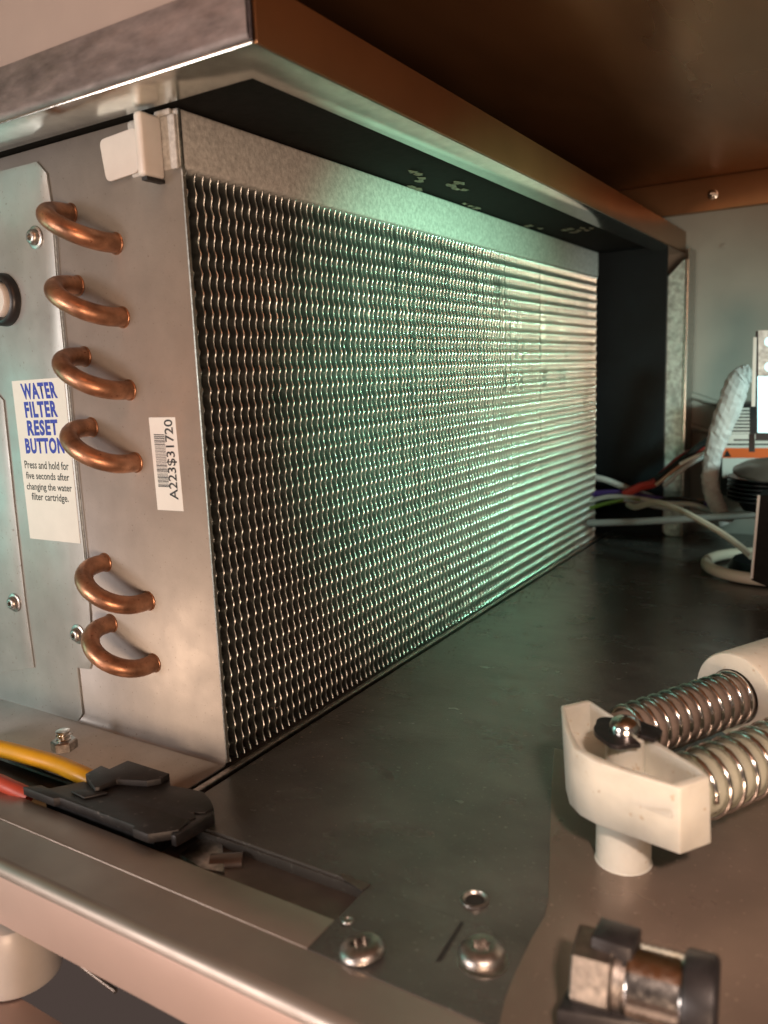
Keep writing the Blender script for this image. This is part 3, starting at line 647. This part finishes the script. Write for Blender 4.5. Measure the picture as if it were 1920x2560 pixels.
# ================================================================ FITTING bottom right
ft = thing('metal_fitting', 'shiny hexagonal metal fitting with black collar and tab at the bottom right', 'fitting')
cr = lambda x, y, z: at(1300 + x / 2.676, 2150 + y / 2.676, 2, z)
P0 = cr(375, 700, 0.016); P1 = cr(1330, 960, 0.016); ax = (P1 - P0); ax.z = 0; LN = ax.length; ax.normalize()
bm = bmesh.new(); lathe(bm, [(0.0, 0), (0.0104, 0.0), (0.0112, 0.0006), (0.0112, LN * 0.27), (0.0102, LN * 0.28), (0, LN * 0.28)], P0, ax, 6, math.radians(25)); build('hex_body', bm, 'zinc', ft)
latheo('neck', [(0.0080, LN * 0.28), (0.0090, LN * 0.30), (0.0090, LN * 0.35), (0.0078, LN * 0.36), (0.0078, LN * 0.38)], P0, ax, 'zinc', ft, 32)
pr = [(0.0078, LN * 0.38)]
for i in range(16): pr.append((0.0098 + (0.0003 if i % 2 else 0), LN * (0.39 + 0.37 * i / 15)))
latheo('ribbed_barrel', pr + [(0.0080, LN * 0.77)], P0, ax, 'chrome', ft, 36)
latheo('collar', [(0.0080, LN * 0.76), (0.0112, LN * 0.77), (0.0118, LN * 0.80), (0.0118, LN * 0.97), (0.0106, LN), (0, LN)], P0, ax, 'black', ft, 36)
prismo('top_tab', [cr(x, y, 0.0285) for x, y in ((540, 372), (820, 452), (740, 600), (470, 512))], (0, 0, -0.010), 'black', ft, 0.0008)
prismo('base_block', [cr(x, y, 0.010) for x, y in ((360, 760), (700, 860), (1300, 1010), (1260, 1180), (240, 1000))], (0, 0, -0.0090), 'black', ft, 0.0010)

# lint and scale: loose dirt on the tray and along the coil joint
rd = random.Random(21); bm = bmesh.new()
def speck(p, r, h):
    k = rd.choice((3, 4, 5)); a0 = rd.uniform(0, 6)
    ring = [bm.verts.new(p + Vector((math.cos(a0 + 2 * math.pi * i / k) * r * rd.uniform(0.5, 1.3), math.sin(a0 + 2 * math.pi * i / k) * r * rd.uniform(0.5, 1.3), 0.0001))) for i in range(k)]
    t = bm.verts.new(p + Vector((0, 0, h)))
    for i in range(k): bm.faces.new((ring[i], ring[(i + 1) % k], t))
for _ in range(260): speck(Vector((0.011 + abs(rd.gauss(0, 0.012)), rd.uniform(0.0, 0.58), 0)), rd.uniform(0.0003, 0.0010), rd.uniform(0.0002, 0.0008))
for _ in range(420): speck(Vector((rd.uniform(0.012, 0.34), rd.uniform(-0.044, 0.55), 0)), rd.uniform(0.00015, 0.0006), rd.uniform(0.0001, 0.0003))
for _ in range(60): speck(Vector((rd.uniform(-0.2, 0.0), rd.uniform(-0.044, -0.006), 0.0012)), rd.uniform(0.00015, 0.0005), rd.uniform(0.0001, 0.0003))
ds = build('dust', bm, 'dust'); ds['kind'] = 'stuff'; ds['label'] = 'specks of lint and scale lying on the tray and along the coil joint'; ds['category'] = 'dust'
bm = bmesh.new()
for px, py in ((1272, 1480), (1434, 1368), (1300, 1460), (1128, 1560), (1020, 1622), (690, 1770), (1094, 603), (1458, 1000), (1460, 1018), (945, 560), (692, 910)):
    p = at(px, py, 0, 0.0012)
    for _ in range(5):
        q_ = p + Vector((0, rd.uniform(-0.003, 0.003), rd.uniform(-0.003, 0.003))); r_ = rd.uniform(0.0005, 0.0016)
        v_ = [bm.verts.new(q_ + Vector((rd.uniform(-0.0004, 0.001), rd.uniform(-r_, r_), rd.uniform(-r_, r_)))) for _k in range(4)]
        for f_ in ((0, 1, 2), (0, 2, 3), (0, 1, 3), (1, 2, 3)): bm.faces.new([v_[i] for i in f_])
lo = build('lint_tufts', bm, 'dust', cond); lo['kind'] = 'stuff'
